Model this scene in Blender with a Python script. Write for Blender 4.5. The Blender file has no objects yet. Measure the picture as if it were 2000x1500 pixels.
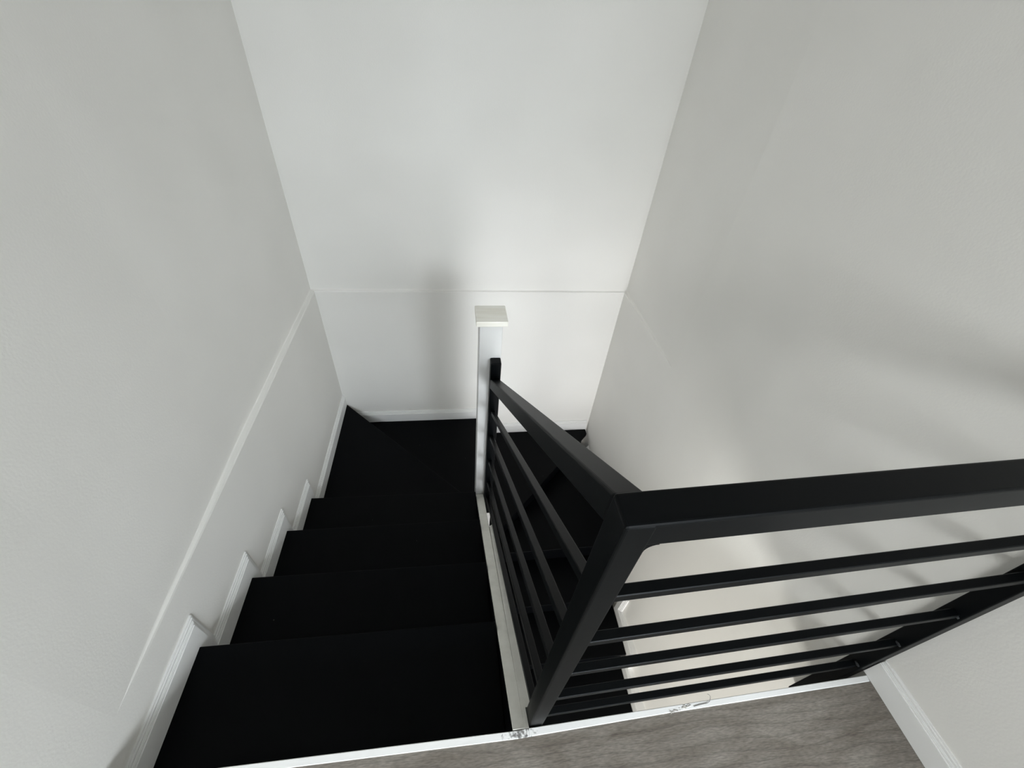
import bpy, bmesh, math, random
from mathutils import Vector, Matrix
random.seed(7)
sc = bpy.context.scene
COL = sc.collection

# ------------------------------------------------------------------ camera
cam_d = bpy.data.cameras.new('camera')
cam = bpy.data.objects.new('camera', cam_d)
COL.objects.link(cam)
cam_d.sensor_width = 36.0
cam_d.lens = 814.724 / 2000.0 * 36.0
cam_d.clip_start = 0.02
rt = Vector((0.99062608, -0.11625732, 0.07172305))
up = Vector((0.02400156, 0.66502036, 0.74643945))
fw = Vector((0.13447634, 0.73772092, -0.66157687))
M = Matrix.Identity(4)
for i in range(3):
    M[i][0], M[i][1], M[i][2] = rt[i], up[i], -fw[i]
M[0][3], M[1][3], M[2][3] = 0.8607, -0.2079, 1.4104
cam.matrix_world = M
sc.camera = cam

# ------------------------------------------------------------------ world, light, exposure
sc.view_settings.view_transform = 'Standard'
sc.view_settings.look = 'None'
sc.view_settings.gamma = 1.0
sc.view_settings.use_curve_mapping = False
sc.view_settings.exposure = -0.18
w = bpy.data.worlds.new('sky'); sc.world = w
w.use_nodes = True
w.node_tree.nodes['Background'].inputs[0].default_value = (0.72, 0.82, 1.0, 1)
w.node_tree.nodes['Background'].inputs[1].default_value = 1.0

def area(name, loc, target, sx, sy, power, col, spread=180):
    d = bpy.data.lights.new(name, 'AREA'); d.shape = 'RECTANGLE'
    d.size, d.size_y = sx, sy; d.energy = power; d.color = col; d.spread = math.radians(spread)
    o = bpy.data.objects.new(name, d); COL.objects.link(o)
    o.location = loc
    o.rotation_euler = (Vector(target) - Vector(loc)).to_track_quat('-Z', 'Y').to_euler()
    return o
# daylight coming in through the windows of the rooms behind the viewer; sky light enters slanting down
area('daylight_upper_left', (-1.7, -3.5, 1.95), (1.2, 0.0, 0.1), 1.9, 1.2, 58, (0.955, 0.98, 0.97), 110)
area('daylight_upper_right', (2.1, -3.5, 1.9), (0.7, 2.2, -0.9), 1.7, 1.3, 57, (0.88, 0.945, 0.995), 85)
area('daylight_lower', (1.6, -3.5, -1.55), (1.6, 0, -1.35), 1.5, 1.2, 122, (0.97, 0.97, 1.0))
area('daylight_lower_left', (-1.1, -3.5, -1.65), (0.7, 0, -1.0), 1.5, 1.2, 118, (1.0, 0.99, 0.91))

# ------------------------------------------------------------------ materials
def mat(name, base, rough=0.5, spec=0.5):
    m = bpy.data.materials.new(name); m.use_nodes = True
    b = m.node_tree.nodes['Principled BSDF']
    b.inputs['Base Color'].default_value = (*base, 1)
    b.inputs['Roughness'].default_value = rough
    b.inputs['Specular IOR Level'].default_value = spec
    return m, m.node_tree, b

def add_noise_bump(nt, b, scale, strength, dist=0.001, detail=3.0, stretch=None):
    tc = nt.nodes.new('ShaderNodeTexCoord')
    n = nt.nodes.new('ShaderNodeTexNoise'); n.inputs['Scale'].default_value = scale
    n.inputs['Detail'].default_value = detail
    if stretch:
        mp = nt.nodes.new('ShaderNodeMapping'); mp.inputs['Scale'].default_value = stretch
        nt.links.new(tc.outputs['Object'], mp.inputs[0]); nt.links.new(mp.outputs[0], n.inputs['Vector'])
    else:
        nt.links.new(tc.outputs['Object'], n.inputs['Vector'])
    bp = nt.nodes.new('ShaderNodeBump'); bp.inputs['Strength'].default_value = strength
    bp.inputs['Distance'].default_value = dist
    nt.links.new(n.outputs['Fac'], bp.inputs['Height'])
    nt.links.new(bp.outputs[0], b.inputs['Normal'])
    return tc, n

def tint_noise(nt, b, tc, scale, ca, cb, lo=0.35, hi=0.65, stretch=None, detail=4):
    n = nt.nodes.new('ShaderNodeTexNoise'); n.inputs['Scale'].default_value = scale
    n.inputs['Detail'].default_value = detail
    if stretch:
        mp = nt.nodes.new('ShaderNodeMapping'); mp.inputs['Scale'].default_value = stretch
        nt.links.new(tc.outputs['Object'], mp.inputs[0]); nt.links.new(mp.outputs[0], n.inputs['Vector'])
    else:
        nt.links.new(tc.outputs['Object'], n.inputs['Vector'])
    r = nt.nodes.new('ShaderNodeValToRGB')
    r.color_ramp.elements[0].position = lo; r.color_ramp.elements[0].color = (*ca, 1)
    r.color_ramp.elements[1].position = hi; r.color_ramp.elements[1].color = (*cb, 1)
    nt.links.new(n.outputs['Fac'], r.inputs[0]); nt.links.new(r.outputs[0], b.inputs['Base Color'])
    return r

M_wall, nt, b = mat('wall_paint', (0.82, 0.806, 0.772), 0.75, 0.1)
tc, _ = add_noise_bump(nt, b, 160, 0.25, 0.0012, 1)
tint_noise(nt, b, tc, 2.2, (0.806, 0.793, 0.758), (0.832, 0.819, 0.784), detail=1)
M_trim, nt, b = mat('trim_gloss_white', (0.86, 0.86, 0.845), 0.35, 0.5)
add_noise_bump(nt, b, 90, 0.04, 0.0004, 1)
M_strip, nt, b = mat('edge_strip_paint', (0.88, 0.88, 0.87), 0.4, 0.5)
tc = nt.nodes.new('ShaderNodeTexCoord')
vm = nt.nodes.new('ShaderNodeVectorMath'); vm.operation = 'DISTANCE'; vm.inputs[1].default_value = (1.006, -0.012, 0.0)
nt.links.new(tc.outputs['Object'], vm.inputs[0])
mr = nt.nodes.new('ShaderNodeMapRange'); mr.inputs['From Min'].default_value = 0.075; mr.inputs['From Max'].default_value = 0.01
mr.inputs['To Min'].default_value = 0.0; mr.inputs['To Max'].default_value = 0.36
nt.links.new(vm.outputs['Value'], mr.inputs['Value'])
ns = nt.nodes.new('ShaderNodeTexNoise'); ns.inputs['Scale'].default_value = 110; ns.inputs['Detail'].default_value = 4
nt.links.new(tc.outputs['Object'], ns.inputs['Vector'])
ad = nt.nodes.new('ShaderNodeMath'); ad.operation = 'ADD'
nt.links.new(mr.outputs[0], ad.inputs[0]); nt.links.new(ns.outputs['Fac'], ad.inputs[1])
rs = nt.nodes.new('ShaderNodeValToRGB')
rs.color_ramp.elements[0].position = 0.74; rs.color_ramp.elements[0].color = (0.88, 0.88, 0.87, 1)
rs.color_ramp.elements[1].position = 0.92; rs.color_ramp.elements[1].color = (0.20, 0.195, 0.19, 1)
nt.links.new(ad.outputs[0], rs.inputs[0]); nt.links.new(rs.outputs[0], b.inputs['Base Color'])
M_newel, nt, b = mat('newel_white_paint_shaded', (0.70, 0.70, 0.69), 0.4, 0.5)  # same white paint, greyed: shade on the near face put into the base colour
tc, _ = add_noise_bump(nt, b, 30, 0.35, 0.001, 5, (1, 0.25, 0.06))
M_cap, nt, b = mat('newel_cap_cream_paint', (0.93, 0.91, 0.83), 0.4, 0.5)
tc, _ = add_noise_bump(nt, b, 40, 0.5, 0.001, 5, (0.12, 1, 1))
tint_noise(nt, b, tc, 45, (0.86, 0.83, 0.74), (0.95, 0.93, 0.86), 0.3, 0.6, (0.1, 1, 1))
M_string, nt, b = mat('stringer_white_paint', (0.74, 0.73, 0.68), 0.45, 0.4)
tc, _ = add_noise_bump(nt, b, 60, 0.25, 0.001, 4)
tint_noise(nt, b, tc, 25, (0.82, 0.81, 0.75), (0.90, 0.89, 0.83))

# black stair paint with sparse pale dust flecks
M_tread, nt, b = mat('black_stair_paint', (0.0016, 0.0020, 0.0026), 0.46, 0.065)
tc, _ = add_noise_bump(nt, b, 40, 0.25, 0.0008, 5, (0.15, 1.6, 1))
vo = nt.nodes.new('ShaderNodeTexVoronoi'); vo.inputs['Scale'].default_value = 26
nt.links.new(tc.outputs['Object'], vo.inputs['Vector'])
lt = nt.nodes.new('ShaderNodeMath'); lt.operation = 'LESS_THAN'; lt.inputs[1].default_value = 0.045
nt.links.new(vo.outputs['Distance'], lt.inputs[0])
sep = nt.nodes.new('ShaderNodeSeparateColor'); nt.links.new(vo.outputs['Color'], sep.inputs[0])
gt = nt.nodes.new('ShaderNodeMath'); gt.operation = 'GREATER_THAN'; gt.inputs[1].default_value = 0.93
nt.links.new(sep.outputs[0], gt.inputs[0])
mu = nt.nodes.new('ShaderNodeMath'); mu.operation = 'MULTIPLY'
nt.links.new(lt.outputs[0], mu.inputs[0]); nt.links.new(gt.outputs[0], mu.inputs[1])
mx = nt.nodes.new('ShaderNodeMix'); mx.data_type = 'RGBA'
mx.inputs[6].default_value = (0.0016, 0.0020, 0.0026, 1); mx.inputs[7].default_value = (0.12, 0.12, 0.12, 1)
nt.links.new(mu.outputs[0], mx.inputs[0]); nt.links.new(mx.outputs[2], b.inputs['Base Color'])

M_metal, nt, b = mat('black_metal_paint', (0.0022, 0.0029, 0.0034), 0.42, 0.10)
add_noise_bump(nt, b, 70, 0.12, 0.0006)
M_weld, nt, b = mat('weld_paint', (0.02, 0.022, 0.024), 0.35, 0.5)

# grey oak laminate
M_floor, nt, b = mat('grey_oak_laminate', (0.2, 0.19, 0.17), 0.5, 0.35)
tc = nt.nodes.new('ShaderNodeTexCoord')
mp = nt.nodes.new('ShaderNodeMapping'); mp.inputs['Scale'].default_value = (2.2, 8.0, 1)
nt.links.new(tc.outputs['Object'], mp.inputs[0])
nw = nt.nodes.new('ShaderNodeTexNoise'); nw.inputs['Scale'].default_value = 1.6; nw.inputs['Detail'].default_value = 6
nw.inputs['Distortion'].default_value = 1.6
nt.links.new(mp.outputs[0], nw.inputs['Vector'])
mp2 = nt.nodes.new('ShaderNodeMapping'); mp2.inputs['Scale'].default_value = (24, 150, 1)
nt.links.new(tc.outputs['Object'], mp2.inputs[0])
nf = nt.nodes.new('ShaderNodeTexNoise'); nf.inputs['Scale'].default_value = 2.5; nf.inputs['Detail'].default_value = 5
nt.links.new(mp2.outputs[0], nf.inputs['Vector'])
r1 = nt.nodes.new('ShaderNodeValToRGB')
for pos, c in ((0.30, (0.150, 0.130, 0.108)), (0.50, (0.212, 0.190, 0.163)), (0.72, (0.266, 0.243, 0.213))):
    if pos == 0.30: e = r1.color_ramp.elements[0]; e.position = pos
    elif pos == 0.72: e = r1.color_ramp.elements[1]; e.position = pos
    else: e = r1.color_ramp.elements.new(pos)
    e.color = (*c, 1)
nt.links.new(nw.outputs['Fac'], r1.inputs[0])
r2 = nt.nodes.new('ShaderNodeValToRGB')
r2.color_ramp.elements[0].position = 0.34; r2.color_ramp.elements[0].color = (0.72, 0.72, 0.72, 1)
r2.color_ramp.elements[1].position = 0.66; r2.color_ramp.elements[1].color = (1.15, 1.15, 1.15, 1)
nt.links.new(nf.outputs['Fac'], r2.inputs[0])
mm = nt.nodes.new('ShaderNodeMix'); mm.data_type = 'RGBA'; mm.blend_type = 'MULTIPLY'; mm.inputs[0].default_value = 1.0
nt.links.new(r1.outputs[0], mm.inputs[6]); nt.links.new(r2.outputs[0], mm.inputs[7])
mp3 = nt.nodes.new('ShaderNodeMapping'); mp3.inputs['Scale'].default_value = (1.3, 5.5, 1); mp3.inputs['Rotation'].default_value = (0, 0, 0.06)
nt.links.new(tc.outputs['Object'], mp3.inputs[0])
wv = nt.nodes.new('ShaderNodeTexWave'); wv.bands_direction = 'Y'; wv.wave_profile = 'SAW'
wv.inputs['Scale'].default_value = 2.6; wv.inputs['Distortion'].default_value = 7.5; wv.inputs['Detail'].default_value = 2.5; wv.inputs['Detail Scale'].default_value = 0.9
nt.links.new(mp3.outputs[0], wv.inputs['Vector'])
r3 = nt.nodes.new('ShaderNodeValToRGB')
r3.color_ramp.elements[0].position = 0.0; r3.color_ramp.elements[0].color = (0.70, 0.70, 0.70, 1)
r3.color_ramp.elements[1].position = 0.30; r3.color_ramp.elements[1].color = (1.0, 1.0, 1.0, 1)
nt.links.new(wv.outputs['Fac'], r3.inputs[0])
mm2 = nt.nodes.new('ShaderNodeMix'); mm2.data_type = 'RGBA'; mm2.blend_type = 'MULTIPLY'; mm2.inputs[0].default_value = 0.8
nt.links.new(mm.outputs[2], mm2.inputs[6]); nt.links.new(r3.outputs[0], mm2.inputs[7])
nt.links.new(mm2.outputs[2], b.inputs['Base Color'])
bp = nt.nodes.new('ShaderNodeBump'); bp.inputs['Strength'].default_value = 0.2; bp.inputs['Distance'].default_value = 0.0006
nt.links.new(nf.outputs['Fac'], bp.inputs['Height']); nt.links.new(bp.outputs[0], b.inputs['Normal'])

M_dust, nt, b = mat('plaster_dust', (0.55, 0.53, 0.50), 0.9, 0.1)
M_thread, nt, b = mat('grey_thread', (0.22, 0.21, 0.20), 0.8, 0.1)
M_glass, nt, b = mat('window_glass', (0.9, 0.95, 1.0), 0.02, 0.5)
b.inputs['Transmission Weight'].default_value = 1.0

# ------------------------------------------------------------------ mesh helpers
def mesh_obj(name, bm, m, parent=None):
    bmesh.ops.recalc_face_normals(bm, faces=bm.faces)
    me = bpy.data.meshes.new(name); bm.to_mesh(me); bm.free()
    me.materials.append(m)
    o = bpy.data.objects.new(name, me); COL.objects.link(o)
    if parent is not None:
        o.parent = parent
        o.matrix_parent_inverse = parent.matrix_world.inverted()
    return o

def hexa(bm, p):
    """p: 8 points, 0-3 one end ring, 4-7 the other end ring"""
    v = [bm.verts.new(q) for q in p]
    for f in ((0, 1, 2, 3), (7, 6, 5, 4), (0, 4, 5, 1), (1, 5, 6, 2), (2, 6, 7, 3), (3, 7, 4, 0)):
        bm.faces.new([v[i] for i in f])
    return v

def box(bm, x0, x1, y0, y1, z0, z1):
    return hexa(bm, [(x0, y0, z0), (x1, y0, z0), (x1, y1, z0), (x0, y1, z0),
                     (x0, y0, z1), (x1, y0, z1), (x1, y1, z1), (x0, y1, z1)])

def bevel(bm, r, seg=2):
    bmesh.ops.recalc_face_normals(bm, faces=bm.faces)
    bmesh.ops.bevel(bm, geom=list(bm.edges), offset=r, segments=seg, affect='EDGES', profile=0.5)

def box_obj(name, x0, x1, y0, y1, z0, z1, m, parent=None, bev=0.0, seg=2):
    bm = bmesh.new(); box(bm, x0, x1, y0, y1, z0, z1)
    if bev: bevel(bm, bev, seg)
    return mesh_obj(name, bm, m, parent)

def prism(bm, pts, fn0, fn1):
    """polygon pts (2-D) placed by fn0 and fn1 as the two end caps"""
    a = [bm.verts.new(fn0(p)) for p in pts]
    c = [bm.verts.new(fn1(p)) for p in pts]
    bm.faces.new(a); bm.faces.new(c[::-1])
    n = len(pts)
    for i in range(n):
        bm.faces.new((a[i], a[(i + 1) % n], c[(i + 1) % n], c[i]))

def plan_prism(name, pts, z0, z1, m, parent=None, bev=0.0):
    bm = bmesh.new()
    prism(bm, pts, lambda p: (p[0], p[1], z0), lambda p: (p[0], p[1], z1))
    if bev: bevel(bm, bev, 2)
    return mesh_obj(name, bm, m, parent)

def empty(name, loc=(0, 0, 0)):
    o = bpy.data.objects.new(name, None); COL.objects.link(o)
    o.location = loc; o.empty_display_size = 0.1
    bpy.context.view_layer.update()
    return o

def structure(o, label=None, cat=None):
    o['kind'] = 'structure'
    if label: o['label'] = label
    if cat: o['category'] = cat
    return o

def tag(o, label, cat, group=None):
    o['label'] = label; o['category'] = cat
    if group: o['group'] = group
    return o

# ------------------------------------------------------------------ main dimensions
R = 0.19                        # riser
D = 2.2355                      # far wall
ZLO = -14 * R                   # lower floor
ZCE = 2.7                       # ceiling
LEDGE = 0.036
YF = -3.6                       # wall with the windows, behind the viewer

# ------------------------------------------------------------------ walls of the stairwell
def profile_wall(name, stations, flip, thick):
    """stations: (pos along wall, point(face_offset), lower offset, upper offset).
    Profile up the wall: lower plaster face, rounded ledge at floor level, upper face set back."""
    bm = bmesh.new(); rows = []
    for pos, lo, upo in stations:
        d = upo - lo
        prof = [(lo, ZLO), (lo, LEDGE - 0.006), (lo + 0.15 * d, LEDGE + 0.000), (lo + 0.85 * d, LEDGE + 0.004),
                (upo, LEDGE + 0.008), (upo, ZCE), (upo + thick, ZCE), (upo + thick, ZLO)]
        rows.append([bm.verts.new(flip(pos, o_, z)) for o_, z in prof])
    n = len(rows[0])
    for a, c in zip(rows, rows[1:]):
        for i in range(n):
            bm.faces.new((a[i], a[(i + 1) % n], c[(i + 1) % n], c[i]))
    bm.faces.new(rows[0]); bm.faces.new(rows[-1][::-1])
    return mesh_obj(name, bm, M_wall)

U = -0.020      # upper face set back behind the lower plaster
L0 = 0.004
st = [(-0.15, L0, L0), (0.12, L0, L0), (0.20, L0, L0 - 0.003), (0.35, L0, -0.005), (0.6, L0, -0.009), (1.0, L0, U), (D + 0.2, L0, U)]
wl = profile_wall('wall_left', [(y, -lo, -u) for y, lo, u in st], lambda pos, o, z: (-o, pos, z), 0.15)
structure(wl, 'white plaster stairwell wall on the left with a thin ledge', 'wall')
st = [(-1.0, 2.085, 2.085), (-0.2, 2.084, 2.084), (0.0, 2.080, 2.080), (0.15, 2.0725, 2.0725), (0.3, 2.064, 2.064), (0.45, 2.0555, 2.0555), (0.6, 2.048, 2.048), (0.75, 2.0415, 2.0415), (0.9, 2.0365, 2.0365), (1.05, 2.033, 2.033), (1.2, 2.031, 2.031), (1.42, 2.030, 2.030), (1.5, 2.0295, 2.035), (1.75, 2.0285, 2.041), (D + 0.2, 2.027, 2.047)]
wr = profile_wall('wall_right', st, lambda pos, o, z: (o, pos, z), 0.15)
structure(wr, 'white plaster stairwell wall on the right behind the railing', 'wall')
wb = profile_wall('wall_back', [(-0.1, D, D + 0.015), (2.16, D, D + 0.015)], lambda pos, o, z: (pos, o, z), 0.15)
structure(wb, 'white far wall of the stairwell behind the newel post', 'wall')

# ------------------------------------------------------------------ upper landing floor
fl = box_obj('floor', -2.8, 3.6, YF, -0.024, -0.25, -0.012, M_wall)
structure(fl, 'grey oak laminate floor of the upper landing', 'floor')
yy = -0.0265
row = 0
while yy > -1.2:
    wpl = 0.24
    cuts = [0.0, 2.083] if row == 0 else ([-1.6, -0.45, 0.75, 2.083] if row % 2 else [-1.6, 0.15, 1.35, 2.083])
    for xa, xb in zip(cuts, cuts[1:]):
        bm = bmesh.new()
        if row == 0:
            top = [(xa, yy - wpl), (xb, yy - wpl), (xb, -0.0035), (1.42, -0.0125), (1.0, -0.0225), (0.0, -0.0125)]
            prism(bm, top, lambda p: (p[0], p[1], -0.012), lambda p: (p[0], p[1], -0.002))
        else:
            box(bm, xa + 0.0005, xb - 0.0005, yy - wpl + 0.0005, yy - 0.0005, -0.012, -0.002)
            bevel(bm, 0.0008, 1)
        mesh_obj('plank', bm, M_floor, fl)
    if row == 0:
        box_obj('plank', -1.6, -0.001, yy - wpl + 0.0005, -0.152, -0.012, -0.002, M_floor, fl)
    yy -= wpl
    row += 1

# white edge trims of the landing: over the stair flight, and over the open well
bm = bmesh.new()
prism(bm, [(0.0, -0.0125), (1.0, -0.0225), (1.03, -0.0215), (1.031, -0.0035), (0.99, -0.0055), (0.0, 0.004)],
      lambda p: (p[0], p[1], -0.19), lambda p: (p[0], p[1], 0.0))
bevel(bm, 0.0012, 1)
t1 = structure(mesh_obj('trim_1', bm, M_strip), 'white painted edge strip at the top of the black stairs', 'trim')
bm = bmesh.new()
prism(bm, [(1.0305, -0.0215), (1.42, -0.0125), (2.066, -0.0035), (2.07, 0.012), (1.42, 0.002), (1.0315, -0.0035)],
      lambda p: (p[0], p[1], -0.26), lambda p: (p[0], p[1], 0.0))
bevel(bm, 0.0012, 1)
t2 = structure(mesh_obj('trim_2', bm, M_strip), 'white painted edge strip along the landing below the railing', 'trim')

# ------------------------------------------------------------------ skirting boards (moulded, stepping with the stairs)
def skirt_piece(name, poly_fn, place, parent, m=None):
    """poly_fn(off) -> 2-D outline; place(u, v, t) -> 3-D with t the thickness off the wall.
    Concentric layers give the moulded top edge."""
    bm = bmesh.new()
    # widths stack: outermost outline is thinnest
    for off, t in ((0.0, 0.007), (0.006, 0.0115), (0.0135, 0.0145), (0.0165, 0.0165), (0.022, 0.0205)):
        pts = poly_fn(off)
        prism(bm, pts, lambda p: place(p[0], p[1], -0.001), lambda p: place(p[0], p[1], t))
    return mesh_obj(name, bm, m or M_trim, parent)

HS = 0.10      # skirting height
LEG = 0.062    # width of the leg that drops past each nosing

def stepped_skirt(parent, runs, place, last_open=True):
    """runs: list of (start, end(nosing), tread z, sign) ; descending in +u"""
    for k, (u0, u1, z) in enumerate(runs):
        nxt = runs[k + 1][2] if k + 1 < len(runs) else None
        def poly(off, u0=u0, u1=u1, z=z, nxt=nxt):
            if nxt is None:
                return [(u0, z), (u0, z + HS - off), (u1, z + HS - off), (u1, z)]
            a = u1 + LEG - off
            return [(u0 , z), (u0, z + HS - off), (a, z + HS - off), (a, nxt + HS - off), (u1, nxt + HS - off), (u1, z)]
        skirt_piece('skirting_board', poly, place, parent)

NOSL = [0.341, 0.646, 0.958, 1.267]
NOSR = [0.328, 0.632, 0.949, 1.247]
bl = structure(empty('baseboard_left', (0, 1.0, -0.5)), 'white moulded skirting stepping down beside the black stairs', 'baseboard')
runs = [(0.005, NOSL[0] - 0.002, -R)]
for k in range(1, 4):
    runs.append((NOSL[k - 1] - 0.002, NOSL[k] - 0.002, -R * (k + 1)))
runs.append((NOSL[3] - 0.002, D - 0.001, -5 * R))
stepped_skirt(bl, runs, lambda u, v, t: (L0 + t * 0.85, u, v))

bb = structure(empty('baseboard_back', (1.0, D, -1.14)), 'white moulded skirting along the far wall behind the newel', 'baseboard')
stepped_skirt(bb, [(0.02, 1.05, -6 * R), (1.05, 2.008, -7 * R)], lambda u, v, t: (u, D - t, v))

br = structure(empty('baseboard_right', (2.03, 1.0, -1.9)), 'white moulded skirting stepping down the lower flight', 'baseboard')
ND = [2.165, 1.217, 0.907, 0.600, 0.292, -0.016, -0.324]
runs = []
for k in range(1, 7):
    runs.append((-2.10 if k == 1 else -ND[k - 1], -ND[k], -(7 + k) * R))
def wallx(y):
    if y > 0.9: return 2.030
    return 2.030 + (0.9 - max(y, 0.0)) / 0.9 * 0.052
stepped_skirt(br, runs, lambda u, v, t: ((2.0305 - t) if t > 0 else wallx(-u) + 0.004, -u, v))

bt = structure(empty('baseboard_landing', (2.08, -0.5, 0)), 'white moulded skirting beside the grey landing floor', 'baseboard')
def poly(off): return [(-1.0, -0.003), (-1.0, 0.095 - off), (0.024, 0.095 - off), (0.024, -0.003)]
skirt_piece('skirting_board', poly, lambda u, v, t: (2.085 - t * 0.75 if t > 0 else 2.09, u, v), bt)

# ------------------------------------------------------------------ black staircase
stair = tag(empty('staircase', (0.5, 0, ZLO)), 'black painted wooden staircase winding down around the white newel', 'staircase')
XL = 0.019
def xs(y): return 0.985 - 0.0149 * max(y, 0)
TH = 0.032
def tread(pts, z):
    return plan_prism('tread', pts, z - TH, z, M_tread, stair, 0.004)
def riser(p, q, ztop, zbot, side):
    """thin upright board from plan point p to q, offset to the uphill side"""
    p, q = Vector(p), Vector(q)
    d = (q - p).normalized(); n = Vector((-d.y, d.x)) * side
    a, b2 = p + n * 0.024, q + n * 0.024
    e, f = p + n * 0.040, q + n * 0.040
    return plan_prism('riser', [a, b2, f, e], zbot, ztop, M_tread, stair)
prevL = prevR = None
for k in range(4):
    z = -R * (k + 1)
    yl0 = 0.005 if k == 0 else NOSL[k - 1] - 0.042
    yr0 = -0.003 if k == 0 else NOSR[k - 1] - 0.042
    tread([(XL, yl0), (xs(yr0), yr0), (xs(NOSR[k]), NOSR[k]), (XL, NOSL[k])], z)
    riser((XL, NOSL[k]), (xs(NOSR[k]), NOSR[k]), z - TH + 0.001, z - R - 0.02, -1)
# winder treads around the newel
tread([(XL, NOSL[3] - 0.042), (0.966, NOSR[3] - 0.042), (0.966, 1.290), (XL, 2.2345)], -5 * R)
riser((0.966, 1.290), (XL + 0.05, 2.183), -5 * R - TH + 0.001, -6 * R - 0.02, 1)
tread([(0.966, 1.245), (0.966, 1.375), (1.03, 1.375), (1.055, D - 0.019), (XL, D - 0.019), (XL, 2.19)], -6 * R)
riser((1.03, 1.37), (1.052, D - 0.02), -6 * R - TH + 0.001, -7 * R - 0.02, 1)
tread([(1.005, 1.375), (1.02, D - 0.019), (2.009, D - 0.019), (2.009, 2.163), (1.088, 1.232), (1.0705, 1.24), (1.0705, 1.375)], -7 * R)
riser((2.0, 2.154), (1.088, 1.232), -7 * R - TH + 0.001, -8 * R - 0.02, -1)
tread([(1.0705, 1.217), (1.0705, 1.27), (2.009, 2.20), (2.009, ND[1])], -8 * R)
for k in range(1, 7):
    zz = -(7 + k) * R
    if k > 1:
        tread([(1.0605, ND[k]), (1.0605, ND[k - 1] + 0.042), (2.009, ND[k - 1] + 0.042), (2.009, ND[k])], zz)
    riser((1.0605, ND[k]), (2.009, ND[k]), zz - TH + 0.001, zz - R - 0.02, 1)

# stringer boards: white cap boards on top, spandrel panel below
SL = 0.65
def zc(y): return -SL * y
bm = bmesh.new()
hexa(bm, [(0.989, -0.0035, zc(0) - 0.30), (1.022, -0.0035, zc(0) - 0.30), (1.022, -0.0035, -0.0005), (0.989, -0.0035, -0.0005),
          (0.970, 1.274, zc(1.274) - 0.30), (1.016, 1.274, zc(1.274) - 0.30), (1.016, 1.274, zc(1.274)), (0.970, 1.274, zc(1.274))])
bevel(bm, 0.0015, 1)
o = mesh_obj('stringer_board', bm, M_string, stair); o['label'] = 'white painted sloping stringer board'
bm = bmesh.new()
hexa(bm, [(0.9855, -0.003, -0.30), (0.9885, -0.003, -0.30), (0.9885, -0.003, -0.004), (0.9855, -0.003, -0.004),
          (0.9665, 1.2735, zc(1.274) - 0.30), (0.9695, 1.2735, zc(1.274) - 0.30), (0.9695, 1.2735, zc(1.274) - 0.004), (0.9665, 1.2735, zc(1.274) - 0.004)])
o = mesh_obj('stringer_face', bm, M_tread, stair); o['label'] = 'black painted inner face of the stringer'
bm = bmesh.new()
def sp(zoff): return lambda p: (p[0], p[1], zc(p[1]) + zoff - (p[0] - 1.022) * 0.04)
prism(bm, [(1.0215, -0.003), (1.0325, -0.003), (1.0325, 0.047), (1.050, 0.047), (1.046, 0.945), (1.0200, 0.925)], sp(-0.28), sp(-0.0008))
o = mesh_obj('stringer_board', bm, M_string, stair); o['label'] = 'narrow white cover board below the railing'
bm = bmesh.new()
pts = [(-0.35, ZLO), (-0.35, -0.27), (0.0, -0.27), (1.24, zc(1.24) - 0.27), (1.24, ZLO)]
prism(bm, pts, lambda p: (1.000, p[0], p[1]), lambda p: (1.048, p[0], p[1]))
o = mesh_obj('spandrel_panel', bm, M_wall, stair); o['label'] = 'white panel closing the side of the upper flight'

# ------------------------------------------------------------------ newel post
nw_ = tag(empty('newel_post', (1.02, 1.32, -1.6)), 'white square newel post with a flat cream cap at the turn', 'post')
bm = bmesh.new(); box(bm, 0.969, 1.0685, 1.2745, 1.3735, -8 * R - 0.1, 0.424); bevel(bm, 0.003, 2)
mesh_obj('shaft', bm, M_newel, nw_)
bm = bmesh.new(); box(bm, 0.9525, 1.0875, 1.2555, 1.3885, 0.4215, 0.4475); bevel(bm, 0.004, 2)
mesh_obj('cap', bm, M_cap, nw_)

# ------------------------------------------------------------------ black metal railing
rl = tag(empty('metal_railing', (1.05, 0.02, 0)), 'black square tube railing turning from the landing edge down the stairs', 'railing')
K = 0.022
def yk(x): return K * (x - 1.034)
# corner post
box_obj('corner_post', 1.034, 1.072, 0.0, 0.044, -0.24, 1.016, M_metal, rl, 0.004, 3)
# horizontal top rail
bm = bmesh.new()
xa, xb = 1.0345, 2.078
hexa(bm, [(xa, 0.0002, 0.970), (xa, 0.0442, 0.970), (xa, 0.0442, 1.017), (xa, 0.0002, 1.017),
          (xb, yk(xb), 0.976), (xb, yk(xb) + 0.044, 0.976), (xb, yk(xb) + 0.044, 1.023), (xb, yk(xb), 1.023)])
bevel(bm, 0.004, 3)
mesh_obj('top_rail', bm, M_metal, rl)
# rounded weld in the inner corner under the rail
bm = bmesh.new()
pts = [(0, 0), (0.016, 0)]
for a in range(1, 6):
    t = math.radians(90 * a / 6)
    pts.append((0.016 - 0.016 * math.sin(t), -0.016 + 0.016 * math.cos(t)))
pts.append((0, -0.016))
prism(bm, pts, lambda p: (1.0715 + p[0], 0.002, 0.9705 + p[1]), lambda p: (1.0715 + p[0], 0.042, 0.9705 + p[1]))
mesh_obj('corner_weld', bm, M_metal, rl)
# wall post, fixed past the floor edge
box_obj('wall_post', 2.044, 2.081, 0.026, 0.066, -0.36, 1.02, M_metal, rl, 0.003, 2)
# post fixed to the newel
box_obj('newel_side_post', 1.0185, 1.067, 1.2265, 1.2740, -0.98, 0.246, M_metal, rl, 0.006, 3)
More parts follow.
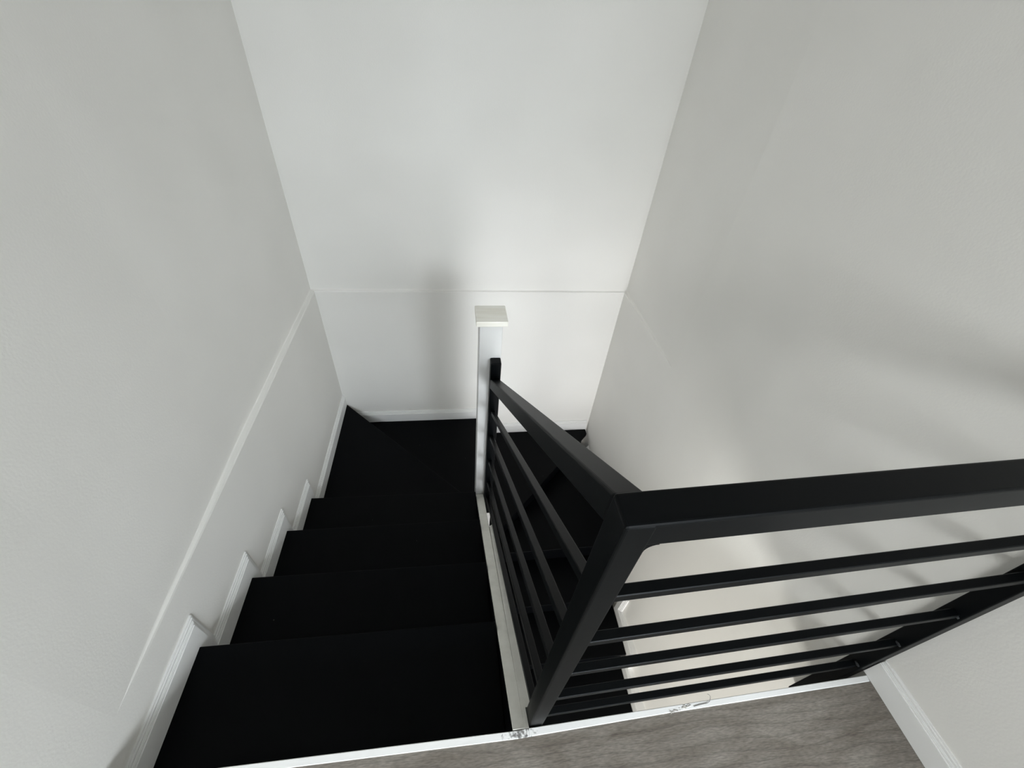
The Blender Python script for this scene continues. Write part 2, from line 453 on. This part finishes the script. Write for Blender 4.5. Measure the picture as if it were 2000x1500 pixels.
# sloping handrail
bm = bmesh.new()
ya, yb = 0.042, 1.232
hexa(bm, [(1.034, ya, 0.958), (1.072, ya, 0.958), (1.072, ya, 1.0165), (1.034, ya, 1.0165),
          (1.020, yb, 0.0935), (1.064, yb, 0.0935), (1.064, yb, 0.150), (1.020, yb, 0.150)])
bevel(bm, 0.004, 3)
mesh_obj('handrail', bm, M_metal, rl)
# square bars: five across the landing edge, five down the stairs
HT = [0.794, 0.597, 0.407, 0.203, 0.022]
NT = [-0.055, -0.237, -0.441, -0.640, -0.795]
def weld(parent, c, r=0.006):
    bm = bmesh.new(); bmesh.ops.create_icosphere(bm, subdivisions=1, radius=r)
    bmesh.ops.scale(bm, vec=(0.8, 1.5, 0.8), verts=bm.verts)
    bmesh.ops.translate(bm, vec=c, verts=bm.verts)
    mesh_obj('weld_bead', bm, M_weld, parent)
for zt, rise in zip(HT, (0.010, 0.014, 0.006, -0.003, -0.009)):
    bm = bmesh.new()
    xa, xb = 1.068, 2.047
    def ring(x):
        z = zt + rise * (x - xa) / (xb - xa)
        return [(x, yk(x) + 0.013, z - 0.020), (x, yk(x) + 0.031, z - 0.020), (x, yk(x) + 0.031, z), (x, yk(x) + 0.013, z)]
    hexa(bm, ring(xa) + ring(xb)); bevel(bm, 0.0015, 1)
    o = mesh_obj('bar', bm, M_metal, rl)
    weld(o, (2.043, yk(2.05) + 0.016, zt - 0.002))
for zt, zn in zip(HT, NT):
    bm = bmesh.new()
    a = [(1.0435, 0.040, zt - 0.024), (1.0625, 0.040, zt - 0.024), (1.0625, 0.040, zt + 0.002), (1.0435, 0.040, zt + 0.002)]
    c = [(1.031, 1.230, zn - 0.024), (1.050, 1.230, zn - 0.024), (1.050, 1.230, zn), (1.031, 1.230, zn)]
    hexa(bm, a + c); bevel(bm, 0.0015, 1)
    o = mesh_obj('bar', bm, M_metal, rl)
    weld(o, (1.0465, 1.226, zn - 0.002), 0.005)

# ------------------------------------------------------------------ small debris on the landing edge
P = [Vector(q) for q in ((1.500, -0.006, 0.0012), (1.520, -0.004, 0.0012), (1.541, -0.003, 0.0014), (1.550, 0.000, 0.002),
                         (1.555, 0.006, 0.003), (1.557, 0.011, 0.004), (1.555, 0.015, 0.004), (1.551, 0.017, 0.004))]
bm = bmesh.new(); rings = []
for i, q in enumerate(P):
    d = (P[min(i + 1, len(P) - 1)] - P[max(i - 1, 0)]).normalized()
    n1 = d.cross(Vector((0, 0, 1))).normalized(); n2 = d.cross(n1)
    rings.append([bm.verts.new(q + 0.0007 * (n1 * math.cos(t) + n2 * math.sin(t))) for t in (0, math.tau / 5, 2 * math.tau / 5, 3 * math.tau / 5, 4 * math.tau / 5)])
for a, c in zip(rings, rings[1:]):
    for i in range(5): bm.faces.new((a[i], a[(i + 1) % 5], c[(i + 1) % 5], c[i]))
bm.faces.new(rings[0]); bm.faces.new(rings[-1][::-1])
th = mesh_obj('stray_thread', bm, M_thread)
tag(th, 'thin grey curled thread lying on the white landing edge strip', 'thread')
bm = bmesh.new()
for i in range(26):
    x = 1.425 + random.random() * 0.075; y = -0.0135 + 0.012 * (x - 1.425) / 0.07 + random.uniform(-0.002, 0.004)
    r = random.uniform(0.001, 0.0028)
    mtx = Matrix.Translation((x, y, 0.0006)) @ Matrix.Diagonal((1.6, 0.8, 0.5, 1))
    bmesh.ops.create_icosphere(bm, subdivisions=1, radius=r, matrix=mtx)
for i in range(7):
    a = random.uniform(0, math.tau); x, y = 1.436, -0.013
    l = random.uniform(0.006, 0.014)
    dx, dy = math.cos(a) * l, math.sin(a) * l
    hexa(bm, [(x - .0005, y, 0), (x + .0005, y, 0), (x + .0005, y, .001), (x - .0005, y, .001),
              (x + dx - .0003, y + dy, 0), (x + dx + .0003, y + dy, 0), (x + dx + .0003, y + dy, .0008), (x + dx - .0003, y + dy, .0008)])
du = mesh_obj('plaster_dust', bm, M_dust); du['kind'] = 'stuff'
du['label'] = 'pale dust and lint along the white landing edge strip'; du['category'] = 'dust'

# ------------------------------------------------------------------ rooms behind the viewer (upper and lower storey)
structure(box_obj('ceiling', -2.95, 3.75, YF - 0.15, D + 0.3, ZCE, ZCE + 0.1, M_wall), 'white ceiling above the stairwell', 'ceiling')
def window_wall(name, x0, x1, z0, z1, holes):
    """flat wall at YF with rectangular openings"""
    bm = bmesh.new()
    xs = sorted({x0, x1, *[h[0] for h in holes], *[h[1] for h in holes]})
    zs = sorted({z0, z1, *[h[2] for h in holes], *[h[3] for h in holes]})
    for a, c in zip(xs, xs[1:]):
        for e, f in zip(zs, zs[1:]):
            mx_, mz = (a + c) / 2, (e + f) / 2
            if any(h[0] < mx_ < h[1] and h[2] < mz < h[3] for h in holes): continue
            box(bm, a, c, YF - 0.15, YF, e, f)
    return structure(mesh_obj(name, bm, M_wall), 'white wall with windows behind the viewer', 'wall')
HOLES = [(-2.7, -0.7, 1.3, 2.6), (1.2, 3.0, 1.2, 2.6), (0.8, 2.4, -2.2, -0.9), (-1.9, -0.3, -2.3, -1.0)]
window_wall('wall_front', -2.95, 3.75, ZLO, ZCE, HOLES)
for i, (a, c, e, f) in enumerate(HOLES, 1):
    we = structure(empty('window_%d' % i, ((a + c) / 2, YF - 0.08, e)), 'white framed window behind the viewer', 'window')
    bm = bmesh.new(); y0, y1 = YF - 0.11, YF - 0.05
    box(bm, a, c, y0, y1, e, e + 0.05); box(bm, a, c, y0, y1, f - 0.05, f)
    box(bm, a, a + 0.05, y0, y1, e + 0.05, f - 0.05); box(bm, c - 0.05, c, y0, y1, e + 0.05, f - 0.05)
    mesh_obj('window_frame', bm, M_trim, we)
    box_obj('pane', a + 0.05, c - 0.05, YF - 0.083, YF - 0.077, e + 0.05, f - 0.05, M_glass, we)
structure(box_obj('wall_side_left', -2.95, -2.8, YF, -0.15, ZLO, ZCE, M_wall), 'white side wall of the room on the left', 'wall')
structure(box_obj('wall_side_right', 3.6, 3.75, YF, -1.0, ZLO, ZCE, M_wall), 'white side wall of the room on the right', 'wall')
structure(box_obj('wall_return_left', -2.8, -0.15, -0.15, 0.0, ZLO, ZCE, M_wall), 'white return wall left of the stairwell', 'wall')
structure(box_obj('wall_return_right', 2.235, 3.6, -1.0, -0.85, ZLO, ZCE, M_wall), 'white return wall right of the stairwell', 'wall')
structure(box_obj('floor_lower', -2.95, 3.75, YF, D + 0.15, ZLO - 0.1, ZLO, M_floor), 'grey laminate floor of the lower storey', 'floor')
